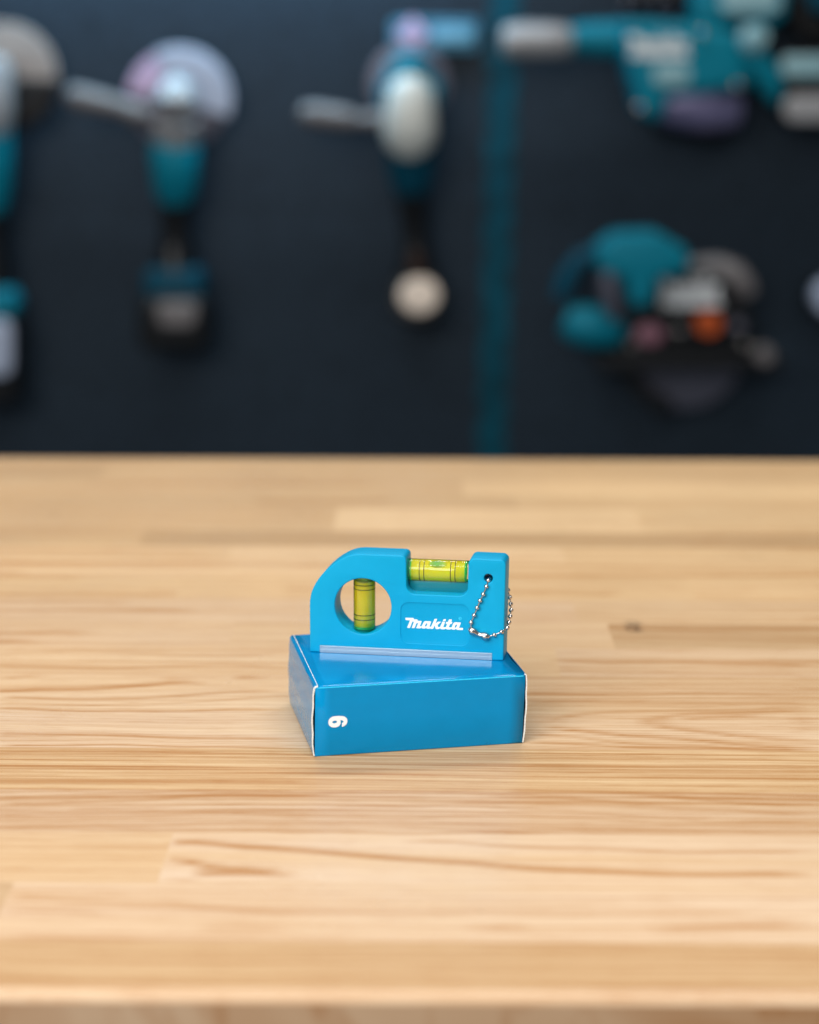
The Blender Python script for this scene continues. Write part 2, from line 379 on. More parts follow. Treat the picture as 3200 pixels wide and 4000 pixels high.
# darker veins of the grain, traced in the photo and laid down on the table (u, v), half width, strength
K1 = 1600 / 1725
def LC(pts): return [(a * K1, 2500 + b * K1) for a, b in pts]
def RC(pts): return [(1600 + a * K1, 2500 + b * K1) for a, b in pts]
VEINS = [
 (LC([(0, 165), (120, 155), (220, 150)]), 9, .45), (LC([(0, 218), (250, 210), (480, 200), (640, 188), (760, 178), (870, 185)]), 9, .75),
 (LC([(640, 188), (700, 176), (800, 176), (860, 186)]), 13, .45), (LC([(980, 168), (1060, 160), (1150, 170)]), 10, .5),
 (LC([(0, 245), (300, 250), (600, 245), (900, 225), (1200, 218)]), 6, .55), (LC([(0, 268), (400, 275), (800, 262), (1210, 240)]), 5, .4),
 (LC([(0, 290), (300, 300), (600, 298), (950, 295), (1220, 297)]), 5, .6), (LC([(0, 402), (300, 400), (600, 405), (850, 410), (1100, 415), (1290, 420)]), 10, .55),
 (LC([(0, 425), (500, 424), (900, 432), (1290, 440)]), 5, .3), (LC([(0, 445), (500, 445), (900, 450), (1290, 455)]), 4, .75),
 (LC([(0, 60), (400, 50), (800, 70), (1200, 60)]), 8, .3), (LC([(0, 110), (500, 120), (900, 105), (1200, 120)]), 6, .3),
 (LC([(0, 690), (300, 685), (600, 675), (900, 655), (1200, 650), (1725, 640), (2000, 650), (2500, 660)]), 8, .42),
 (LC([(0, 660), (400, 650), (900, 635), (1300, 640)]), 5, .35), (LC([(300, 715), (800, 700), (1300, 690), (1725, 700), (2300, 690), (3000, 720)]), 6, .38),
 (LC([(0, 740), (500, 745), (1000, 735), (1600, 750), (2200, 745), (2900, 770), (3450, 765)]), 6, .34), (LC([(0, 790), (700, 785), (1500, 775), (2200, 790)]), 6, .3),
 (RC([(400, 640), (800, 640), (1100, 660), (1400, 690), (1725, 700)]), 9, .4), (RC([(300, 665), (700, 670), (1100, 700), (1500, 730), (1725, 735)]), 8, .36), (RC([(200, 700), (600, 720), (900, 740), (1300, 755)]), 7, .34),
 (LC([(710, 855), (850, 858), (1000, 872), (1200, 885), (1450, 905), (1725, 922), (1925, 935), (2125, 955), (2325, 968), (2625, 985), (3025, 990), (3450, 985)]), 12, .95),
 (LC([(704, 922), (780, 932), (850, 952), (920, 968), (1050, 972), (1150, 985), (1270, 1000)]), 13, 1.0),
 (LC([(770, 1020), (830, 1005), (880, 985), (980, 985), (1100, 985), (1250, 998)]), 12, .95), (LC([(690, 1015), (760, 1012), (860, 1008)]), 7, .4), (LC([(704, 905), (760, 925)]), 12, .4),
 (RC([(0, 845), (150, 850), (400, 870), (700, 882), (1100, 892), (1725, 890)]), 8, .6), (RC([(-600, 812), (-200, 812), (0, 815), (300, 815), (600, 819)]), 6, .55), (RC([(250, 815), (450, 815), (600, 819)]), 6, .6),
 (LC([(30, 1090), (400, 1100), (800, 1120), (1200, 1150), (1725, 1155), (2125, 1150), (2725, 1160), (3225, 1155)]), 14, .38),
 (LC([(0, 1150), (200, 1145), (500, 1165)]), 12, .3), (LC([(0, 1255), (200, 1260), (550, 1265), (700, 1255)]), 11, .4),
 (LC([(850, 1215), (1050, 1212), (1250, 1222)]), 26, .35), (RC([(250, 1215), (450, 1220), (570, 1225)]), 20, .35), (RC([(1020, 1225), (1300, 1212), (1725, 1208)]), 30, .4),
 (RC([(600, 85), (850, 95), (1100, 95), (1400, 100), (1725, 105)]), 8, .55), (RC([(600, 130), (1000, 140), (1725, 150)]), 5, .25),
 (RC([(590, 350), (620, 336), (720, 316), (900, 302), (1200, 296), (1725, 290)]), 8, .5), (RC([(590, 350), (620, 370), (700, 385), (850, 400), (1100, 415), (1400, 440), (1725, 460)]), 9, .6),
 (RC([(975, 345), (1040, 346), (1140, 350)]), 22, .5), (RC([(975, 345), (1060, 325), (1180, 312), (1400, 305), (1700, 300)]), 10, .45), (RC([(1140, 350), (1180, 334), (1280, 322), (1500, 312)]), 8, .4),
 (RC([(985, 352), (1100, 372), (1250, 388), (1500, 412), (1725, 424)]), 10, .55), (RC([(1600, 350), (1650, 345), (1725, 340)]), 20, .45), (RC([(1610, 355), (1660, 375), (1725, 388)]), 9, .5),
 (RC([(490, 350), (540, 350), (590, 350)]), 24, .32), (RC([(490, 395), (700, 412), (900, 435), (1200, 450), (1725, 468)]), 7, .5), (RC([(490, 425), (700, 442), (1000, 455), (1725, 466)]), 6, .5),
 (RC([(490, 225), (800, 235), (1200, 228), (1725, 240)]), 6, .3), (RC([(500, 265), (900, 262), (1725, 270)]), 8, .28),
]
import numpy as np
VT = []
for pts, hw, st in VEINS:
    q = spline(pts, 4); X = np.array([tx(*p) for p in q]); Y = np.array([ty(*p) for p in q])
    H = np.array([abs(ty(p[0], p[1] - hw) - ty(*p)) for p in q]); o_ = np.argsort(X); VT.append((X[o_], Y[o_], H[o_], st))
rng = np.random.RandomState(5)
def vein_field(X, Y, block_veins, ylo, yhi):
    F = np.zeros_like(X)
    jit = 0.0006 * np.sin(X * 61 + Y * 40) + 0.0004 * np.sin(X * 143 + 2.0)
    for vx, vy, vh, st in VT + block_veins:
        if vy.max() < ylo - .03 or vy.min() > yhi + .03: continue
        yc = np.interp(X[0] if X.ndim == 1 else X, vx, vy); hh = np.interp(X, vx, vh)
        ins = (X >= vx[0]) & (X <= vx[-1])
        fade = np.clip((X - vx[0]) / 0.004, 0, 1) * np.clip((vx[-1] - X) / 0.012, 0, 1)
        if vx[0] < -0.14: fade = np.clip((vx[-1] - X) / 0.012, 0, 1)
        t = (Y + jit - yc) / hh
        prof = np.where(t < 0, np.clip(1 + t / 0.9, 0, 1) ** 0.8, np.clip(1 - t / 2.2, 0, 1) ** 1.5)
        F = np.maximum(F, prof * st * fade * ins) + 0.25 * np.minimum(F, prof * st * fade * ins)
    return F
verts = []; faces = []; fig = []; tonev = []; matidx = 0
def add_patch(xs, ys, zs, tone3, veins, warpk, pin, top=True, yfig=None):
    X, Y = np.meshgrid(xs, ys); Z = np.repeat(np.array(zs)[:, None], len(xs), 1)
    YF_ = Y if yfig is None else np.repeat(np.array(yfig)[:, None], len(xs), 1)
    F = vein_field(X, YF_, veins, YF_.min(), YF_.max())
    a, b_, c_, ph = warpk
    Wp = a * X + b_ * np.sin(X * c_ + ph) + 0.35 * b_ * np.sin(X * c_ * 2.7 + ph * 3 + YF_ * 60)
    n0 = len(verts); nx = len(xs)
    for r_ in range(len(ys)):
        for k_ in range(nx):
            verts.append((float(X[r_, k_]), float(Y[r_, k_]), float(Z[r_, k_])))
            fig.append((float(F[r_, k_]), float(Wp[r_, k_]), pin)); tonev.append(tone3)
    for r_ in range(len(ys) - 1):
        for k_ in range(nx - 1):
            i0 = n0 + r_ * nx + k_; faces.append((i0, i0 + 1, i0 + nx + 1, i0 + nx))
def xs_for(a, b):
    pts = [a, b] + [x for x in np.arange(-0.30, 0.3001, 0.006) if a + .001 < x < b - .001] + [x for x in (-.9, -.7, -.5, .5, .7, .9) if a < x < b]
    return sorted(pts)
for ri, (y0, y1, blocks) in enumerate(rows):
    x0 = -TX
    for (xe, tone, hue, pin, nv) in blocks:
        x1 = min(xe, TX)
        if y0 > .99: tone *= 1.06; hue = min(1.3, hue + .6)  # back staves warmed and brightened, the light there put into their colour
        t3 = (float(rng.uniform(0, 50)), tone, hue); bv = []
        for _ in range(nv):
            ya = rng.uniform(y0 + .004, y1 - .004); sl = rng.uniform(-.03, .03); xa, xb = sorted((rng.uniform(max(x0, -.3), min(x1, .3)), rng.uniform(max(x0, -.3), min(x1, .3))))
            xv = np.linspace(xa - .03, xb + .03, 12); bv.append((xv, np.clip(ya + sl * (xv - xa) + .0015 * np.sin(xv * 30), y0, y1), np.full(12, rng.uniform(.002, .005)), rng.uniform(.3, .55)))
        wk = (rng.uniform(-.012, .012), rng.uniform(.0008, .0022), rng.uniform(9, 22), rng.uniform(0, 6))
        step = 0.0008 if y1 < 0.96 else 0.0022
        ys = np.linspace(y0, y1, max(2, int((y1 - y0) / step)))
        add_patch(xs_for(x0, x1), ys, [0] * len(ys), t3, bv, wk, pin)
        if ri == 0:                             # rounded front edge, then the front face of the slab
            an = [PI / 2 * k / 10 for k in range(11)][::-1]
            yl = [0.5588 - 0.0031 * math.sin(a) for a in an]; zl = [-0.0031 + 0.0031 * math.cos(a) for a in an]
            add_patch(xs_for(x0, x1), yl, zl, (t3[0], tone * 1.0, 0.0), [], wk, pin * .6)
            add_patch(xs_for(x0, x1), [YF] * 20, list(np.linspace(-0.04, -0.0031, 20)), (t3[0] + 3, tone * 0.62, 0.1), [], wk, pin, yfig=list(np.linspace(.2, .24, 20)))  # front face toned down, its shade painted into the wood
        x0 = x1
add_patch([-TX, TX], [YB, YB], [0, -0.04], (3., .85, 1.), [], (0, 0, 1, 0), .5)
add_patch([-TX, TX], [YB, YF], [-0.04, -0.04], (3., .85, 1.), [], (0, 0, 1, 0), .5)
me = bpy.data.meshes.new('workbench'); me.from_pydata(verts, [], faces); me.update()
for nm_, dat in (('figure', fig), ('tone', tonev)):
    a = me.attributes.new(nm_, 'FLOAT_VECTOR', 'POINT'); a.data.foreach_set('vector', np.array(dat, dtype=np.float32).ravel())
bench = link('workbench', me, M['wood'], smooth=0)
for p in me.polygons: p.use_smooth = p.center.y < 0.5587 and p.center.z > -0.0032
tag(bench, 'pale laminated wood workbench top with a rounded front edge', 'workbench')

# ------------------------------------------------------------------ carton under the level
BH = 0.02763
T = {'fl': Vector((-0.0374, 0.7598, BH)), 'fr': Vector((0.0408, 0.7774, BH)), 'bl': Vector((-0.0505, 0.8320, BH))}
Bm = {'fl': Vector((-0.0378, 0.7616, 0.0002)), 'fr': Vector((0.0400, 0.7792, 0.0002)), 'bl': Vector((-0.0506, 0.8300, 0.0002))}
T['br'] = T['fr'] + (T['bl'] - T['fl']) * 1.0; Bm['br'] = Bm['fr'] + (Bm['bl'] - Bm['fl'])
o0 = Vector((T['fl'].x, T['fl'].y, 0))
BA = math.atan2(T['fr'].y - T['fl'].y, T['fr'].x - T['fl'].x)
box = root('product_box', o0, BA, 'small glossy blue cardboard box lying flat on the wood with a white 6 printed sideways', 'box')
Ri = Matrix.Rotation(-BA, 3, 'Z')
for D in (T, Bm):
    for k in D: D[k] = Ri @ (D[k] - o0)
W_ = T['fr'].x; DP = T['bl'].y
# sleeve: top, front, back, bottom (open ends), slightly shrunk in from both ends
def lerp(a, b, t): return a + (b - a) * t
bm = bmesh.new()
secs = []
N = 14
for i in range(N + 1):
    t = 0.004 + (0.996 - 0.004) * i / N
    tf = lerp(T['fl'], T['fr'], t); tb = lerp(T['bl'], T['br'], t); bf = lerp(Bm['fl'], Bm['fr'], t); bb = lerp(Bm['bl'], Bm['br'], t)
    sag = math.sin(PI * i / N)
    ring = [tb + Vector((0, -0.0008, 0.0)), tb + Vector((0, -0.02, 0.0)),
            tf + Vector((0, 0.02, 0)), tf + Vector((0, 0.0036, 0)), tf + Vector((0, 0.0016, -0.00012)), tf + Vector((0, 0.0004, -0.00045)), tf + Vector((0, 0.0, -0.00075)),
            lerp(tf, bf, 0.5) + Vector((0, -0.00025 * sag, 0)), bf + Vector((0, 0.0, 0.0006)), bf + Vector((0, 0.0003, 0.0)),
            bb, tb + Vector((0, 0, -0.0008))]
    secs.append([bm.verts.new(p) for p in ring])
for i in range(N):
    n = len(secs[0])
    for k in range(n): bm.faces.new((secs[i][k], secs[i][(k + 1) % n], secs[i + 1][(k + 1) % n], secs[i + 1][k]))
me = from_bm(bm, 'sleeve'); slv = link('sleeve', me, M['card_blue'], box, smooth=25)
sm = slv.modifiers.new('thick', 'SOLIDIFY'); sm.thickness = 0.0004; sm.offset = -1
# added dark block, painting the shade in the gaps behind the flaps
bm = bmesh.new(); bx(bm, 0, 1, 0, 1, 0, 1)
for v in bm.verts:
    u_ = 0.022 if v.co.x < .5 else 0.968; d_ = 0.03 if v.co.y < .5 else 0.965; h_ = 0.05 if v.co.z < .5 else 0.93
    v.co = lerp(lerp(lerp(Bm['fl'], Bm['fr'], u_), lerp(Bm['bl'], Bm['br'], u_), d_), lerp(lerp(T['fl'], T['fr'], u_), lerp(T['bl'], T['br'], u_), d_), h_)
link('gap_shade', from_bm(bm, 'gap_shade'), M['shade_fill'], box, smooth=0)
# end flaps: curve over from the worn crease on the top, then bulge outward going down
random.seed(9)
def flap(side):
    bm = bmesh.new(); bmw = bmesh.new(); NY = 26; th = 0.00032
    def prof(ty):
        e = 1.0 - abs(2 * ty - 1) ** 3
        tF, tB, bF, bB = ((T['fl'], T['bl'], Bm['fl'], Bm['bl']) if side < 0 else (T['fr'], T['br'], Bm['fr'], Bm['br']))
        top = lerp(tF, tB, ty); bot = lerp(bF, bB, ty)
        crease = 0.0013 if side < 0 else 0.0004
        rr = 0.0013 if side < 0 else 0.0006
        pts = [(top.x + (-side) * crease, BH + 0.00002)]
        for k in range(1, 7):
            a = PI / 2 * k / 6
            pts.append((top.x + (-side) * crease + side * (crease + 0.00025) * math.sin(a), BH - rr * (1 - math.cos(a))))
        for k in range(1, 13):
            s = k / 12; z = lerp(BH - rr, 0.0004, s)
            xx = lerp(top.x, bot.x, s) + side * (0.00025 + 0.0006 * math.sin(PI * min(1, s * 1.0)) + 0.0003 * e * math.sin(PI * s) + 0.00012 * math.sin(17 * s))
            pts.append((xx, z))
        y = lerp(top.y + 0.0001, bot.y - 0.0004, ty)
        return [Vector((x, lerp(top.y, bot.y, (BH - z) / BH) + (0.0004 if ty < .5 else -0.0006), z)) for x, z in pts]
    cols = [prof(i / NY) for i in range(NY + 1)]
    V = [[bm.verts.new(p) for p in c] for c in cols]
    for i in range(NY):
        for k in range(len(V[0]) - 1): bm.faces.new((V[i][k], V[i][k + 1], V[i + 1][k + 1], V[i + 1][k]))
    o = link('end_flap', from_bm(bm, 'end_flap'), M['card_blue'], box, smooth=50)
    o['label'] = 'bulging tucked end of the blue box with a greyish sheen' if side < 0 else 'right end panel of the blue box seen edge on'
    # raw board edge facing the camera, ragged
    F = cols[0]; inner = []; outer = []
    for k, p in enumerate(F):
        q = F[min(k + 1, len(F) - 1)] - F[max(k - 1, 0)]; nn = Vector((q.z, 0, -q.x)).normalized()
        if nn.x * side < 0 and abs(nn.x) > 0.2: nn = -nn
        if abs(nn.x) <= 0.2 and nn.z < 0: nn = -nn
        j = random.uniform(-0.00006, 0.00006)
        outer.append(p + nn * 0.00002); inner.append(p - nn * (th + j + 0.00008))
    ring0 = [[bmw.verts.new(p + Vector((0, dy, 0))) for p in outer] + [bmw.verts.new(p + Vector((0, dy, 0))) for p in inner[::-1]] for dy in (-0.00035, 0.0006)]
    n = len(ring0[0])
    for k in range(n): bmw.faces.new((ring0[0][k], ring0[0][(k + 1) % n], ring0[1][(k + 1) % n], ring0[1][k]))
    h = n // 2
    for rg in ring0:
        for k in range(h - 1): bmw.faces.new((rg[k], rg[k + 1], rg[n - 2 - k], rg[n - 1 - k]))
    e = link('raw_edge', from_bm(bmw, 'raw_edge'), M['card_white'], o, smooth=0)
    e['label'] = 'ragged white cut edge of the card'
    if side < 0:                               # white worn crease along the top
        bmc = bmesh.new(); top = [c[0] for c in cols]; K = 160; va = []; vb = []
        for i in range(K + 1):
            t = i / K * NY; a = int(min(t, NY - 1)); p = lerp(top[a], top[a + 1], t - a)
            wd = 0.00011 + 0.00010 * max(0, noise.noise(Vector((i * 0.31, 2, 0)))) + (0.00028 if random.random() < 0.015 else 0)
            jx = 0.00005 * noise.noise(Vector((i * 0.17, 9, 0)))
            va.append(bmc.verts.new(p + Vector((-wd + jx, 0, 0.00002)))); vb.append(bmc.verts.new(p + Vector((wd * 0.9 + jx, 0, 0.00004))))
        for i in range(K): bmc.faces.new((va[i], vb[i], vb[i + 1], va[i + 1]))
        link('worn_crease', from_bm(bmc, 'worn_crease'), M['card_white'], o, smooth=0)
flap(-1); flap(1)
# thin light crease along the top of the front panel
bm = bmesh.new(); va = []; vb = []
for i in range(121):
    p = lerp(T['fl'], T['fr'], 0.012 + 0.975 * i / 120); wd = 0.00006 + 0.00005 * abs(noise.noise(Vector((i * .4, 1, 3))))
    va.append(bm.verts.new(p + Vector((0, -0.00004, -0.00078 - wd)))); vb.append(bm.verts.new(p + Vector((0, 0.00012, -0.00060 + wd))))
for i in range(120): bm.faces.new((va[i], va[i + 1], vb[i + 1], vb[i]))
link('fold_line', from_bm(bm, 'fold_line'), M['card_crease'], box, smooth=0)
# the number, printed sideways on the front panel
SIX = [(9.15, -12.0), (10.47, -12.14), (11.33, -12.42), (11.92, -12.9), (12.25, -13.53), (12.32, -14.29), (12.18, -14.96), (11.92, -15.46), (11.39, -15.87), (10.92, -16.16), (10.32, -16.29), (10.33, -14.79), (10.63, -14.64), (10.87, -14.41), (10.87, -14.14), (10.63, -13.85), (10.2, -13.68), (9.57, -13.6), (9.8, -14.01), (9.85, -14.56), (9.76, -15.1), (9.53, -15.63), (9.0, -16.08), (8.14, -16.34), (7.34, -16.37), (6.55, -16.18), (5.89, -15.77), (5.46, -15.2), (5.29, -14.44), (5.34, -13.63), (5.64, -12.96), (6.17, -12.45), (6.83, -12.11), (7.82, -11.97)]
def on_front(off):
    def f(x, z, y):
        z = z + BH; s = (BH - z) / BH
        yy = lerp(T['fl'].y, Bm['fl'].y, s) - 0.00025 * (1 - abs(2 * s - 1)) * math.sin(PI * x / W_)
        return Vector((x, yy - off + y * 0.1, z))
    return f
sx = [(a * mm, b * mm) for a, b in SIX]
ctr = [(x, z) for x, z in [(7.6 * mm + 0.9 * mm * math.cos(a) + 0.08 * mm * math.sin(a), -14.22 * mm + 0.53 * mm * math.sin(a) + .05 * mm * math.cos(a)) for a in [2 * PI * k / 24 for k in range(24)]]]
c0 = (8.8, -14.2)
rim = [((c0[0] + (a - c0[0]) * 1.035 - 0.02) * mm, (c0[1] + (b - c0[1]) * 1.06 + 0.03) * mm) for a, b in SIX]
ctr2 = [((7.6 + 0.75 * math.cos(a)) * mm, (-14.2 + 0.4 * math.sin(a)) * mm) for a in [2 * PI * k / 24 for k in range(24)]]
link('number_outline', curve_mesh('number_outline', [rim, ctr2], 0.00002, 0, on_front(0.00006)), M['print_rim'], box, smooth=0)
link('number', curve_mesh('number', [sx, ctr], 0.00002, 0, on_front(0.00011)), M['print_white'], box, smooth=0)

# ------------------------------------------------------------------ the small spirit level
LA = -0.1539568
LO = Vector((-0.041398, 0.806755, BH + 0.00008))
lev = root('spirit_level', LO, LA, 'small bright blue pocket spirit level standing on the blue box', 'spirit level')
TH = 0.0122
to_lev = lambda x, z, y: Vector((x, y + TH / 2, z))
arc = spline([(0.0, 17), (0.02, 19.2), (0.25, 21.3), (0.85, 24.0), (2.45, 27.4), (4.85, 30.8), (7.55, 33.65), (10.75, 36.25), (14.0, 38.15), (17.3, 39.3), (20.3, 39.6)], 5)
outl = rnd([(75.2, 0, .7), (75.7, 39.45, 2.3), (61.45, 39.55, 2.3), (61.2, 24.75, 3.4), (37.75, 24.75, 3.4), (37.5, 39.6, 1.9)] + [(a, b, 0) for a, b in arc[::-1]] + [(0, 0, .7)])
S = lambda l: [(a * mm, b * mm) for a, b in l]
me = curve_mesh('body', [S(outl), S(circ(20.85, 18.95, 11.0, 96)), S(circ(69.1, 32.0, 1.65, 32))], TH / 2, 0.0005, to_lev, res=3)
# sunken name panel, cut from the front face
pan = curve_mesh('cut', [S(rnd([(35.5, 5.0, 3.2), (61.95, 5.0, 3.2), (61.95, 21.45, 3.2), (35.5, 21.45, 3.2)], 10))], 0.0008, 0.00018, lambda x, z, y: Vector((x, y - 0.0008 + 0.0003, z)), res=2)
body = link('body', me, M['level_plastic'], lev, smooth=0)
cutter = bpy.data.objects.new('cut', pan); col.objects.link(cutter); cutter.parent = lev
groove = bpy.data.meshes.new('cut2'); bm = bmesh.new(); bx(bm, 0.00392, 0.07085, -0.002, 0.0145, -0.001, 0.00285); bm.to_mesh(groove); bm.free()
cut2 = bpy.data.objects.new('cut2', groove); col.objects.link(cut2); cut2.parent = lev
for cc in (cutter, cut2):
    md = body.modifiers.new('b', 'BOOLEAN'); md.operation = 'DIFFERENCE'; md.object = cc; md.solver = 'EXACT'
bpy.context.view_layer.update()
nm = bpy.data.meshes.new_from_object(body.evaluated_get(bpy.context.evaluated_depsgraph_get()))
body.modifiers.clear(); body.data = nm
for cc in (cutter, cut2): bpy.data.objects.remove(cc)
nm.materials.clear(); nm.materials.append(M['level_plastic'])
for p in nm.polygons: p.use_smooth = True
nm.set_sharp_from_angle(angle=math.radians(32))
# aluminium base bar in the groove, with a fine rib
bm = bmesh.new()
pr = [(-0.00022, 0.00006), (-0.00022, 0.00138), (-0.00020, 0.00144), (-0.00022, 0.00150), (-0.00022, 0.00262), (-0.00010, 0.00276), (0.0124, 0.00276), (0.0124, 0.00006)]
vs = [[bm.verts.new((x, y, z)) for y, z in pr] for x in (0.00400, 0.07080)]
for k in range(len(pr)): bm.faces.new((vs[0][k], vs[0][(k + 1) % len(pr)], vs[1][(k + 1) % len(pr)], vs[1][k]))
bm.faces.new(vs[0]); bm.faces.new(vs[1][::-1])
link('base_bar', from_bm(bm, 'base_bar'), M['alu'], lev, smooth=0)
# name printed in the sunken panel
WORD = [(37.37, 15.17), (40.55, 15.23), (40.47, 14.74), (42.04, 14.71), (41.98, 14.21), (43.59, 14.14), (43.53, 13.73), (42.9, 12.06), (43.58, 12.06), (44.42, 13.76), (44.62, 14.02), (44.94, 14.21), (47.28, 14.18), (47.23, 13.81), (46.6, 12.06), (47.28, 12.07), (48.62, 15.22), (49.55, 15.26), (49.51, 14.98), (48.96, 13.35), (50.0, 14.22), (51.04, 14.17), (51.0, 14.06), (49.75, 12.86), (49.97, 12.07), (50.69, 12.06), (51.64, 14.25), (52.68, 14.22), (51.93, 12.09), (52.93, 12.1), (53.49, 13.43), (52.97, 13.49), (52.92, 13.66), (53.16, 14.24), (53.76, 14.25), (54.19, 15.27), (55.23, 15.31), (55.24, 15.07), (55.0, 14.32), (55.44, 14.26), (55.4, 14.01), (55.17, 13.51), (54.61, 13.49), (54.1, 12.13), (55.14, 12.12), (55.81, 13.7), (56.12, 14.13), (56.52, 14.27), (58.74, 14.23), (58.68, 13.91), (58.02, 12.15), (59.5, 12.13), (59.58, 11.99), (59.52, 11.33), (57.42, 11.32), (57.18, 11.39), (56.78, 11.7), (56.38, 11.34), (55.5, 11.33), (55.26, 11.43), (55.1, 11.66), (54.62, 11.31), (53.42, 11.3), (53.1, 11.45), (52.94, 11.65), (52.46, 11.27), (51.1, 11.29), (50.77, 11.59), (50.65, 11.67), (50.25, 11.28), (49.13, 11.25), (49.01, 11.51), (48.64, 12.6), (48.05, 11.26), (47.0, 11.24), (46.95, 11.6), (46.6, 11.24), (45.68, 11.24), (45.47, 11.43), (45.35, 11.63), (44.79, 11.25), (43.99, 11.24), (43.75, 11.4), (43.58, 11.62), (42.94, 11.24), (41.57, 11.22), (41.53, 11.34), (42.29, 13.3), (41.65, 13.27), (40.85, 11.26), (39.8, 11.22), (40.62, 13.76), (40.04, 13.77), (39.04, 11.22), (37.99, 11.22), (39.11, 14.25), (37.54, 14.28), (37.34, 14.47)]
DOT = [(52.11, 15.28), (53.03, 15.28), (52.8, 14.51), (51.76, 14.46)]
A1 = [(45.26, 13.27), (45.91, 13.27), (45.43, 12.1), (44.83, 12.08)]
A2 = [(56.77, 13.35), (57.37, 13.35), (56.86, 12.15), (56.28, 12.13)]
PD = 0.0003
lt = lambda x, z, y: Vector((x, PD - 0.00004 + y, z))
link('lettering', curve_mesh('lettering', [S(WORD), S(DOT), S(A1), S(A2)], 0.00002, 0, lt), M['print_white'], lev, smooth=0)
RX = [(-.28, -.36), (-.28, .36), (.06, .36), (.22, .26), (.24, .08), (.12, -.02), (.28, -.36), (.12, -.36), (.0, -.06), (-.14, -.06), (-.14, -.36)]
RI = [(-.14, .06), (.02, .07), (.08, .15), (.02, .24), (-.14, .24)]
link('trademark', curve_mesh('trademark', [S(circ(58.4, 15.8, .60, 32)), S(circ(58.4, 15.8, .47, 32)), S([(58.4 + .8 * a, 15.8 + .8 * b) for a, b in RX]), S([(58.4 + .8 * a, 15.8 + .8 * b) for a, b in RI])], 0.00002, 0, lt), M['print_cyan'], lev, smooth=0)
# the two vials
def vial(name, a, b, r, la, lb, marks, bub, label, end_glow=0.0009):
    a, b = Vector(a), Vector(b); d = (b - a).normalized()
    v = cyl(name, a, b, r, M['acrylic'], lev, n=48, bev=0.06); v['label'] = label
    ri = r * 0.975
    p0, p1 = a + d * la, b - d * lb
    bm = tube([(p0, ri * 0.9), (p0 + d * 0.0002, ri), (p1 - d * 0.0002, ri), (p1, ri * 0.9)], 40)
    (c, s) = bub
    t2 = bmesh.new(); bmesh.ops.create_uvsphere(t2, u_segments=32, v_segments=20, radius=1.0)
    for q in t2.verts: q.co = Vector((c[0] + q.co.x * s[0] * 1.01, c[1] + q.co.y * s[1] * 1.01, c[2] + q.co.z * s[2] * 1.01))
    tm = bpy.data.meshes.new('t'); bmesh.ops.recalc_face_normals(bm, faces=bm.faces[:]); bmesh.ops.recalc_face_normals(t2, faces=t2.faces[:]); bmesh.ops.reverse_faces(t2, faces=t2.faces[:]); t2.to_mesh(tm); t2.free(); bm.from_mesh(tm); bpy.data.meshes.remove(tm)
    lme = bpy.data.meshes.new('liquid'); bm.to_mesh(lme); bm.free()
    lq = link('liquid', lme, M['liquid'], v, smooth=40)
    for e0, e1 in ((p0 - d * end_glow, p0 - d * 0.00002), (p1 + d * 0.00002, p1 + d * end_glow * 0.7)):
        link('glow_end_disc', from_bm(tube([(e0, ri * 0.86), (e0 + (e1 - e0) * 0.3, ri * 0.97), (e1, ri * 0.98)], 40), 'glow_end_disc'), M['end_glow'], v, smooth=40)
    for m_ in marks:
        bm = bmesh.new(); c = a + d * m_; n = 48; ref = Vector((0, 1, 0)); q = d.cross(ref).normalized(); hh = 0.00014
        rg = [[bm.verts.new(c + d * s * hh + (ref * math.cos(2 * PI * k / n) + q * math.sin(2 * PI * k / n)) * rr) for k in range(n)] for s, rr in ((-1, r + 0.00003), (1, r + 0.00003))]
        for k in range(n): bm.faces.new((rg[0][k], rg[0][(k + 1) % n], rg[1][(k + 1) % n], rg[1][k]))
        link('ring_mark', from_bm(bm, 'ring_mark'), M['black_line'], v, smooth=40)
    bm = bmesh.new(); bmesh.ops.create_uvsphere(bm, u_segments=32, v_segments=20, radius=1.0)
    (c, s) = bub
    for q in bm.verts: q.co = Vector((c[0] + q.co.x * s[0], c[1] + q.co.y * s[1], c[2] + q.co.z * s[2]))
    link('bubble', from_bm(bm, 'bubble'), M['bubble'], v, smooth=60)
    return v
ym = TH / 2
vial('vertical_vial', (20.35 * mm, ym, 7.4 * mm), (20.35 * mm, ym, 30.9 * mm), 4.2 * mm, 0.0024, 0.0012, [5.5 * mm, 7.3 * mm, 17.45 * mm, 19.15 * mm],
     ((20.35 * mm, ym, 28.2 * mm), (3.7 * mm, 3.7 * mm, 1.3 * mm)), 'upright yellow vial inside the round opening')
vial('horizontal_vial', (36.9 * mm, ym, 32.85 * mm), (61.9 * mm, ym, 32.85 * mm), 4.25 * mm, 0.0019, 0.0023, [5.4 * mm, 7.15 * mm, 17.4 * mm, 19.15 * mm],
     ((48.9 * mm, ym - 0.3 * mm, 35.35 * mm), (3.6 * mm, 2.7 * mm, 1.35 * mm)), 'lying yellow vial with its bubble in the top slot', 0.0003)

bm = bmesh.new(); bx(bm, 0.0380, 0.0610, 0.0052, 0.0090, 0.0244, 0.0288, 0.0003)
link('vial_cradle', from_bm(bm, 'vial_cradle'), M['cradle'], lev, smooth=30)

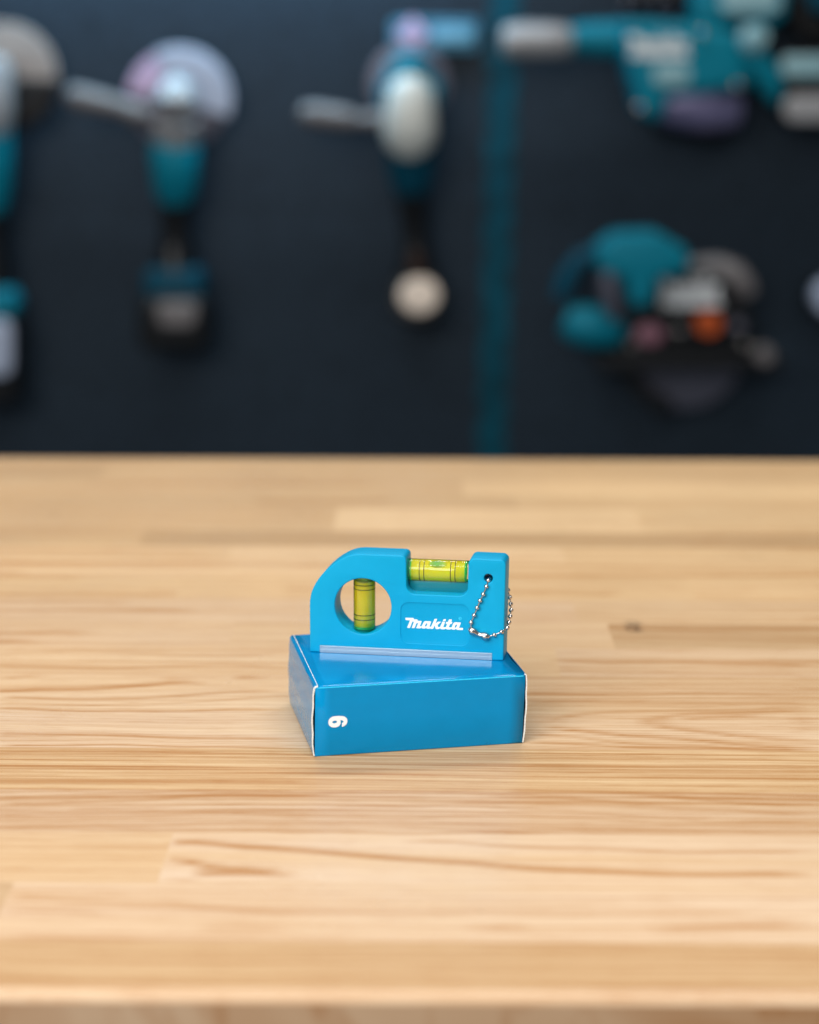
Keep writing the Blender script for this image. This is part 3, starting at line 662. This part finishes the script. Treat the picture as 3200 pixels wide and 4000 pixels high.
# ------------------------------------------------------------------ ball chain through the corner hole
ch = root('ball_chain', LO, LA, 'silver bead chain looped through the corner hole of the blue level', 'key chain')
beads = [(69.1, 5.5, 31.2), (69.05, 2.9, 31.3), (69.03, 0.45, 31.2), (68.50, -0.9, 29.06), (67.32, -1.0, 25.99), (66.14, -1.0, 23.43), (65.06, -1.0, 20.6), (63.93, -1.0, 17.67), (62.8, -1.05, 14.82)]
beads2 = [(71.73, -1.1, 10.28), (74.5, -1.0, 11.62), (76.45, 1.0, 12.72), (76.72, 4.0, 14.1), (76.80, 7.5, 15.55), (76.73, 11.0, 17.13), (76.25, 13.6, 18.9), (75.79, 14.2, 21.42), (75.08, 14.2, 24.12), (74.2, 14.0, 26.69), (72.2, 13.7, 29.0), (70.2, 13.2, 31.0), (69.1, 11.4, 31.9), (69.1, 8.6, 31.6)]
def V3(p): return Vector(p) * mm
bm0 = bmesh.new(); bmesh.ops.create_uvsphere(bm0, u_segments=24, v_segments=16, radius=0.00092)
bead_me = from_bm(bm0, 'bead')
for i, p in enumerate(beads + beads2):
    o = link('bead', bead_me, M['steel'], ch, smooth=60) if i == 0 else None
    if o is None:
        o = bpy.data.objects.new('bead', bead_me); col.objects.link(o); o.parent = ch
    o.location = V3(p)
def wires(name, pts):
    bm = bmesh.new()
    for a, b in zip(pts[:-1], pts[1:]):
        t = tube([(V3(a), 0.00022), (V3(b), 0.00022)], 8); me = bpy.data.meshes.new('t'); t.to_mesh(me); t.free(); bm.from_mesh(me); bpy.data.meshes.remove(me)
    link(name, from_bm(bm, name), M['steel'], ch, smooth=60)
wires('wire', beads + [(62.7, -1.3, 12.1)])
wires('wire', [(69.0, -1.3, 9.6)] + beads2)
# folded connector: two cups joined by a waist, open on the upper side
A, B = Vector((62.0, -1.45, 12.0)) * mm, Vector((69.6, -1.5, 9.2)) * mm
prof = [(0, .80), (.06, 1.18), (.14, 1.30), (.24, 1.28), (.33, 1.05), (.42, .88), (.5, .80), (.58, .88), (.67, 1.02), (.76, 1.28), (.86, 1.30), (.94, 1.18), (1.0, .80)]
bm = tube([(lerp(A, B, t) + Vector((0, 0, .00025 * (1 if r < .9 else 0))) * -1, r * mm * 1.25) for t, r in prof], 20)
link('clasp', from_bm(bm, 'clasp'), M['steel'], ch, smooth=60)

# ------------------------------------------------------------------ tools hanging on the wall
class Tool:
    def __init__(s, name, u, v, label, cat, group):
        p = at(u, v, 0.0); s.o = Vector((p.x, WY - 0.002, p.z))
        s.r = root(name, s.o, 0, label, cat, group)
    def P(s, u, v, off): return at(u, v, off) - s.o
    def px(s, off): return (WY - off) / FPX * 1.02
    def plate(s, name, pts, o0, o1, mat, bevel=6, parent=None, holes=(), label=None):
        """pixel outline with a real thickness from o0 to o1 metres before the wall"""
        mid = (o0 + o1) / 2; f = lambda p: (lambda q: (q.x, q.z))(s.P(p[0], p[1], mid))
        loops = [[f(p) for p in pts]] + [[f(p) for p in h] for h in holes]
        half = (o1 - o0) / 2; bv = min(bevel * s.px(mid), half * 0.95); yc = WY - mid - s.o.y
        me = curve_mesh(name, loops, half, bv, lambda x, z, y: Vector((x, y + yc, z)), res=3)
        o = link(name, me, mat, parent or s.r, smooth=50)
        if label: o['label'] = label
        return o
    def rod(s, name, pts, mat, parent=None, n=24, label=None):
        """lathed along pixel points (u, v, radius_px, off)"""
        path = [(s.P(u, v, off), 0.87 * r * s.px(off)) for u, v, r, off in pts]
        o = link(name, from_bm(tube(path, n), name), mat, parent or s.r, smooth=50)
        if label: o['label'] = label
        return o
    def disc(s, name, u, v, r, o0, o1, mat, parent=None, hole=0, bevel=4, rz=None):
        r = r - 12; rz = rz and rz - 12
        return s.plate(name, circ(u, v, r, 48, rz), o0, o1, mat, bevel, parent, [circ(u, v, hole, 32)] if hole else ())
    def print(s, name, u0, v0, u1, v1, off, mat, parent=None):
        """the maker's word, laid on a surface `off` metres before the wall"""
        x0, x1, z0, z1 = 37.34, 59.58, 11.22, 15.31
        def f(p): q = s.P(u0 + (p[0] - x0) / (x1 - x0) * (u1 - u0), v1 + (p[1] - z0) / (z1 - z0) * (v0 - v1), off); return (q.x, q.z)
        me = curve_mesh(name, [[f(p) for p in l] for l in (WORD, DOT, A1, A2)], 0.0003, 0, lambda x, z, y: Vector((x, y + WY - off - s.o.y, z)))
        return link(name, me, mat, parent or s.r, smooth=0)
def rr(u0, v0, u1, v1, r): return rnd([(u0, v0, r), (u1, v0, r), (u1, v1, r), (u0, v1, r)], 5)
G = 'power tools hanging on the dark wall'

def peg(t, u, v):
    t.rod('hook', [(u, v, 9, 0.0), (u, v, 9, 0.03)], M['black'])

# angle grinder with a bright grey guard
t = Tool('angle_grinder', 680, 470, 'cordless angle grinder with light grey disc and beige side handle, second from the left', 'angle grinder', G)
t.disc('disc', 700, 390, 205, 0.040, 0.047, M['darkmetal'], hole=40)
def arcband(cu, cv, r0, r1, a0, a1):
    return [(cu + r1 * math.cos(a), cv - r1 * math.sin(a)) for a in [a0 + (a1 - a0) * k / 20 for k in range(21)]] + [(cu + r0 * math.cos(a), cv - r0 * math.sin(a)) for a in [a1 - (a1 - a0) * k / 20 for k in range(21)]]
t.plate('guard_cover', arcband(700, 390, 70, 208, -0.35, 2.05), 0.048, 0.060, M['guard'], 5)
g = t.plate('guard_sticker', arcband(700, 390, 80, 204, 2.10, 3.0), 0.048, 0.060, M['mauve'], 5)
t.rod('gear_head', [(690, 330, 60, .08), (688, 350, 84, .085), (686, 400, 98, .09), (686, 480, 100, .09), (686, 545, 96, .085), (686, 560, 80, .08)], M['cast'])
t.rod('collar', [(684, 548, 96, .08), (684, 570, 108, .08), (684, 660, 104, .08), (684, 740, 92, .075), (684, 762, 80, .07)], M['teal'])
t.rod('side_handle', [(262, 370, 30, .09), (275, 372, 46, .09), (330, 385, 52, .09), (420, 405, 46, .09), (500, 425, 40, .09), (520, 440, 50, .09), (532, 442, 50, .09), (600, 450, 18, .09)], M['handle'], label='beige grey side handle pointing left')
t.rod('grip', [(684, 755, 78, .07), (684, 800, 70, .065), (684, 900, 66, .06), (684, 980, 74, .06), (684, 1060, 100, .06), (684, 1100, 108, .06)], M['black'])
t.plate('battery_mount', rr(572, 1040, 800, 1170, 40), .03, .09, M['teal_deep'], 30)
b_ = t.plate('battery', rr(552, 1140, 826, 1362, 60), .02, .10, M['black'], 40)
t.plate('battery_label', rr(614, 1180, 770, 1278, 40), .098, .106, M['handle'], 12, b_)
peg(t, 684, 300)

# angle grinder with a teal head and bright gear case
t = Tool('angle_grinder', 1600, 480, 'cordless angle grinder with cream round end cap, left of the teal stripe', 'angle grinder', G)
t.disc('disc', 1598, 330, 172, 0.035, 0.043, M['darkmetal'], hole=30)
t.rod('gear_head', [(1600, 236, 60, .075), (1600, 262, 110, .08), (1600, 320, 140, .08), (1600, 400, 140, .08), (1600, 430, 120, .08)], M['teal'])
t.rod('gear_case', [(1600, 318, 66, .115), (1600, 340, 92, .118), (1600, 420, 108, .12), (1600, 500, 118, .12), (1602, 556, 108, .115), (1602, 590, 70, .11)], M['pale_cast'])
t.rod('side_handle', [(1170, 440, 26, .09), (1184, 442, 42, .09), (1240, 448, 50, .09), (1330, 460, 48, .09), (1384, 468, 42, .09), (1400, 468, 26, .09), (1425, 468, 26, .09), (1440, 468, 36, .09), (1500, 470, 38, .09)], M['handle'], label='grey side handle pointing left')
t.rod('collar', [(1604, 560, 104, .08), (1604, 640, 102, .078), (1606, 700, 92, .075), (1606, 730, 80, .07)], M['teal_deep'])
t.rod('grip', [(1606, 715, 80, .07), (1612, 800, 66, .06), (1618, 900, 58, .055), (1624, 990, 64, .055), (1628, 1060, 90, .055), (1630, 1090, 98, .055)], M['black'])
t.plate('trigger', rr(1600, 985, 1648, 1070, 16), .06, .10, M['brown'], 8)
b_ = t.rod('battery', [(1632, 1160, 108, .0), (1632, 1160, 118, .03), (1632, 1158, 118, .08), (1632, 1156, 108, .09)], M['black'])
t.disc('end_cap', 1638, 1154, 90, .088, .100, M['cream'], b_, bevel=12, rz=82)
peg(t, 1600, 250)

# grinder cut by the left edge of the picture
t = Tool('angle_grinder', -20, 400, 'angle grinder with a beige disc, cut off by the left edge of the photo', 'angle grinder', G)
t.disc('disc', 10, 300, 225, 0.035, 0.043, M['beige'], hole=50)
t.plate('guard', [(10 + 225 * math.cos(a), 300 + 225 * math.sin(a)) for a in [PI * (0.02 + 0.60 * k / 14) for k in range(15)]] + [(10 + 60 * math.cos(a), 300 + 60 * math.sin(a)) for a in [PI * (0.62 - 0.60 * k / 8) for k in range(9)]], 0.047, 0.062, M['black'], 5)
t.rod('gear_head', [(-30, 220, 50, .09), (-28, 260, 80, .09), (-28, 420, 88, .09), (-28, 490, 80, .09), (-28, 505, 66, .085)], M['cast'])
t.rod('collar', [(-30, 495, 84, .08), (-30, 600, 90, .08), (-32, 740, 84, .075), (-34, 820, 62, .07)], M['teal'])
t.rod('grip', [(-34, 800, 70, .06), (-36, 900, 66, .055), (-38, 1050, 78, .055), (-40, 1130, 92, .055)], M['black'])
t.plate('battery_mount', rr(-140, 1120, 78, 1250, 60), .03, .09, M['teal'], 36)
b_ = t.plate('battery', rr(-150, 1225, 90, 1570, 50), .02, .10, M['black'], 36)
t.plate('battery_label', rr(-120, 1250, 48, 1470, 40), .098, .108, M['guard'], 12, b_)

# price tag above the second grinder
t = Tool('price_sign', 1700, 135, 'light blue wall sign with a red diamond above the middle grinder', 'sign', None)
del t.r['category']; tag(t.r, cat='sign')
t.plate('sign_board', rr(1528, 76, 1866, 196, 14), .004, .012, M['tag_blue'], 4)
t.plate('red_diamond', [(1548, 130), (1612, 66), (1676, 130), (1612, 194)], .0122, .0140, M['mauve'], 1)
t.plate('pale_bar', rr(1690, 104, 1846, 164, 20), .0122, .0140, M['pale_blue'], 1)

# rotary hammer at the top right
t = Tool('rotary_hammer', 2560, 250, 'long teal rotary hammer with a silver nose, reaching in from the right at the top', 'hammer drill', G)
t.rod('nose', [(1958, 160, 40, .09), (1972, 160, 66, .09), (2040, 158, 74, .09), (2150, 158, 72, .09), (2215, 160, 66, .09), (2235, 160, 50, .09)], M['cast'])
t.rod('barrel', [(2225, 152, 58, .085), (2300, 150, 70, .085), (2400, 152, 76, .085), (2500, 160, 92, .085), (2560, 170, 96, .085)], M['teal'])
h = t.plate('housing', rnd([(2410, 80, 30), (2700, 90, 30), (2870, 130, 40), (2935, 330, 50), (2850, 350, 30), (2600, 380, 30), (2560, 480, 30), (2490, 440, 30), (2450, 300, 40), (2420, 200, 30)], 5), .03, .13, M['teal'], 40)
t.print('lettering', 2455, 135, 2690, 225, .1315, M['label'], h)
t.plate('model_plate', rr(2555, 252, 2695, 330, 28), .129, .134, M['greygreen'], 4, h)
m_ = t.rod('motor', [(2560, 385, 90, .09), (2640, 400, 105, .09), (2740, 415, 112, .09), (2830, 425, 96, .09), (2890, 430, 66, .09)], M['violet'])
for bu, bv in ((2740, 130), (2880, 330), (2500, 420)): t.disc('glint_disc', bu, bv, 24, .128, .140, M['steel'])  # small steel discs added to catch highlights
t.rod('motor_cap', [(2560, 455, 60, .06), (2660, 475, 70, .06), (2790, 490, 74, .06), (2850, 490, 50, .06)], M['black'])
t.rod('rear_grip', [(2890, 190, 56, .08), (2960, 260, 62, .08), (3020, 330, 60, .08), (3060, 380, 54, .08)], M['teal'])
b_ = t.plate('battery', rr(3040, 200, 3330, 480, 40), .03, .11, M['black'], 30)
t.plate('battery_stripe', rr(3050, 220, 3330, 300, 30), .109, .116, M['greygreen'], 8, b_)
t.plate('battery_label', rr(3060, 372, 3330, 476, 44), .109, .118, M['cast'], 10, b_)
t.rod('side_knob', [(2920, 150, 56, .14), (2958, 152, 60, .15), (2990, 160, 40, .15)], M['greygreen'])
peg(t, 2450, 60)

# second tool above it, mostly out of the frame
t = Tool('impact_wrench', 2860, -60, 'teal tool with a pale name plate cut off by the top edge of the photo', 'power tool', G)
h = t.plate('housing', rnd([(2680, -160, 40), (3080, -160, 40), (3050, 70, 40), (2960, 130, 30), (2890, 80, 30), (2780, 130, 30), (2690, 90, 30)], 5), .02, .10, M['teal'], 36)
t.plate('name_plate', rr(2815, -50, 3048, 50, 40), .099, .106, M['greygreen'], 5, h)
t.rod('nose', [(2690, -20, 60, .06), (2600, -15, 56, .06), (2500, -10, 50, .06), (2420, -10, 40, .06)], M['black'])
t.disc('collar_ring', 2600, 32, 52, .07, .10, M['darkmetal'], hole=34)
t.disc('collar_ring', 2470, 20, 48, .07, .10, M['darkmetal'], hole=30)
t = Tool('reciprocating_saw', 3200, 60, 'dark tool with a teal edge in the top right corner of the photo', 'power tool', G)
t.plate('housing', rnd([(3080, -100, 20), (3400, -100, 20), (3400, 150, 30), (3130, 170, 40), (3070, 60, 30)], 5), .01, .05, M['black'], 20)
t.plate('grip', rnd([(3120, -60, 20), (3400, -60, 20), (3400, 60, 30), (3170, 50, 30)], 5), .045, .08, M['teal_deep'], 16)

# circular saw, lower right
t = Tool('circular_saw', 2620, 1200, 'teal and black circular saw with a half hidden grey blade, low on the right', 'circular saw', G)
t.plate('blade', circ(2672, 1360, 235, 64), .030, .036, M['darkmetal'], 1, holes=[circ(2672, 1360, 26)])
t.plate('blade_guard', [(2672 + 262 * math.cos(a), 1330 - 262 * math.sin(a)) for a in [PI * k / 24 for k in range(25)]] + [(2410, 1400), (2934, 1400)], .020, .075, M['black'], 14)
t.plate('shadow_arc', arcband(2672, 1360, 205, 262, PI * 1.0, PI * 1.42), .016, .060, M['black'], 10)  # added black arc, stands in for the shadow beside the blade
t.plate('motor_housing', rnd([(2420, 1190, 30), (2560, 1080, 40), (2860, 1100, 40), (2930, 1220, 40), (2930, 1380, 20), (2400, 1380, 20)], 5), .0752, .0775, M['black'], 1)
for bu, bv in ((2470, 1345), (2655, 1290), (2905, 1345)): t.disc('glint_disc', bu, bv, 24, .077, .090, M['steel'])  # steel discs added for their glints
t.plate('shoe', rr(2320, 1372, 3030, 1424, 14), .010, .12, M['black'], 6)
arcp = [(2170, 1130), (2200, 1010), (2290, 930), (2400, 905), (2530, 900), (2640, 945), (2700, 1010), (2660, 1080), (2560, 1090), (2540, 1180), (2480, 1200), (2440, 1120), (2420, 1060), (2370, 1060), (2330, 1030)]
t.plate('top_handle', rnd([(2320, 960, 30), (2400, 905, 40), (2560, 900, 40), (2680, 970, 40), (2680, 1050, 30), (2560, 1085, 30), (2535, 1180, 30), (2460, 1200, 30), (2430, 1080, 30), (2330, 1050, 30)], 5), .06, .13, M['teal'], 26)
t.rod('rear_handle', [(2190, 1160, 40, .10), (2215, 1080, 44, .10), (2270, 1010, 42, .10), (2345, 985, 36, .10)], M['teal_deep'])
t.rod('motor', [(2205, 1250, 60, .09), (2240, 1262, 84, .09), (2320, 1275, 94, .09), (2400, 1290, 84, .09), (2430, 1300, 60, .09)], M['teal'])
t.rod('lever', [(2372, 1060, 36, .12), (2376, 1120, 44, .12), (2392, 1200, 42, .12), (2410, 1246, 24, .12)], M['darkmetal'], label='grey lever between the teal handles')
np_ = t.plate('name_plate', rr(2560, 1060, 2830, 1220, 50), .078, .084, M['black'], 4)
t.print('lettering', 2575, 1080, 2815, 1200, .0855, M['label'], np_)
t.rod('dust_port', [(2700, 1040, 36, .05), (2800, 1040, 46, .06), (2870, 1070, 56, .07), (2910, 1120, 50, .07), (2930, 1150, 36, .07)], M['handle'])
t.disc('pink_sticker', 2536, 1304, 66, .078, .084, M['pink'], rz=50)
t.disc('lock_button', 2765, 1262, 62, .078, .096, M['orange'], rz=58)
t.disc('bolt', 2880, 1272, 38, .078, .092, M['darkmetal'])
t.disc('depth_knob', 2984, 1384, 48, .12, .14, M['handle'])

# tool at the right edge
t = Tool('jigsaw', 3200, 1150, 'blue grey round tool end cut off by the right edge of the photo', 'power tool', G)
t.disc('gear_cover', 3246, 1160, 84, .05, .09, M['guard'], bevel=16)
t.plate('housing', rr(3150, 1080, 3500, 1250, 60), .01, .055, M['black'], 20)
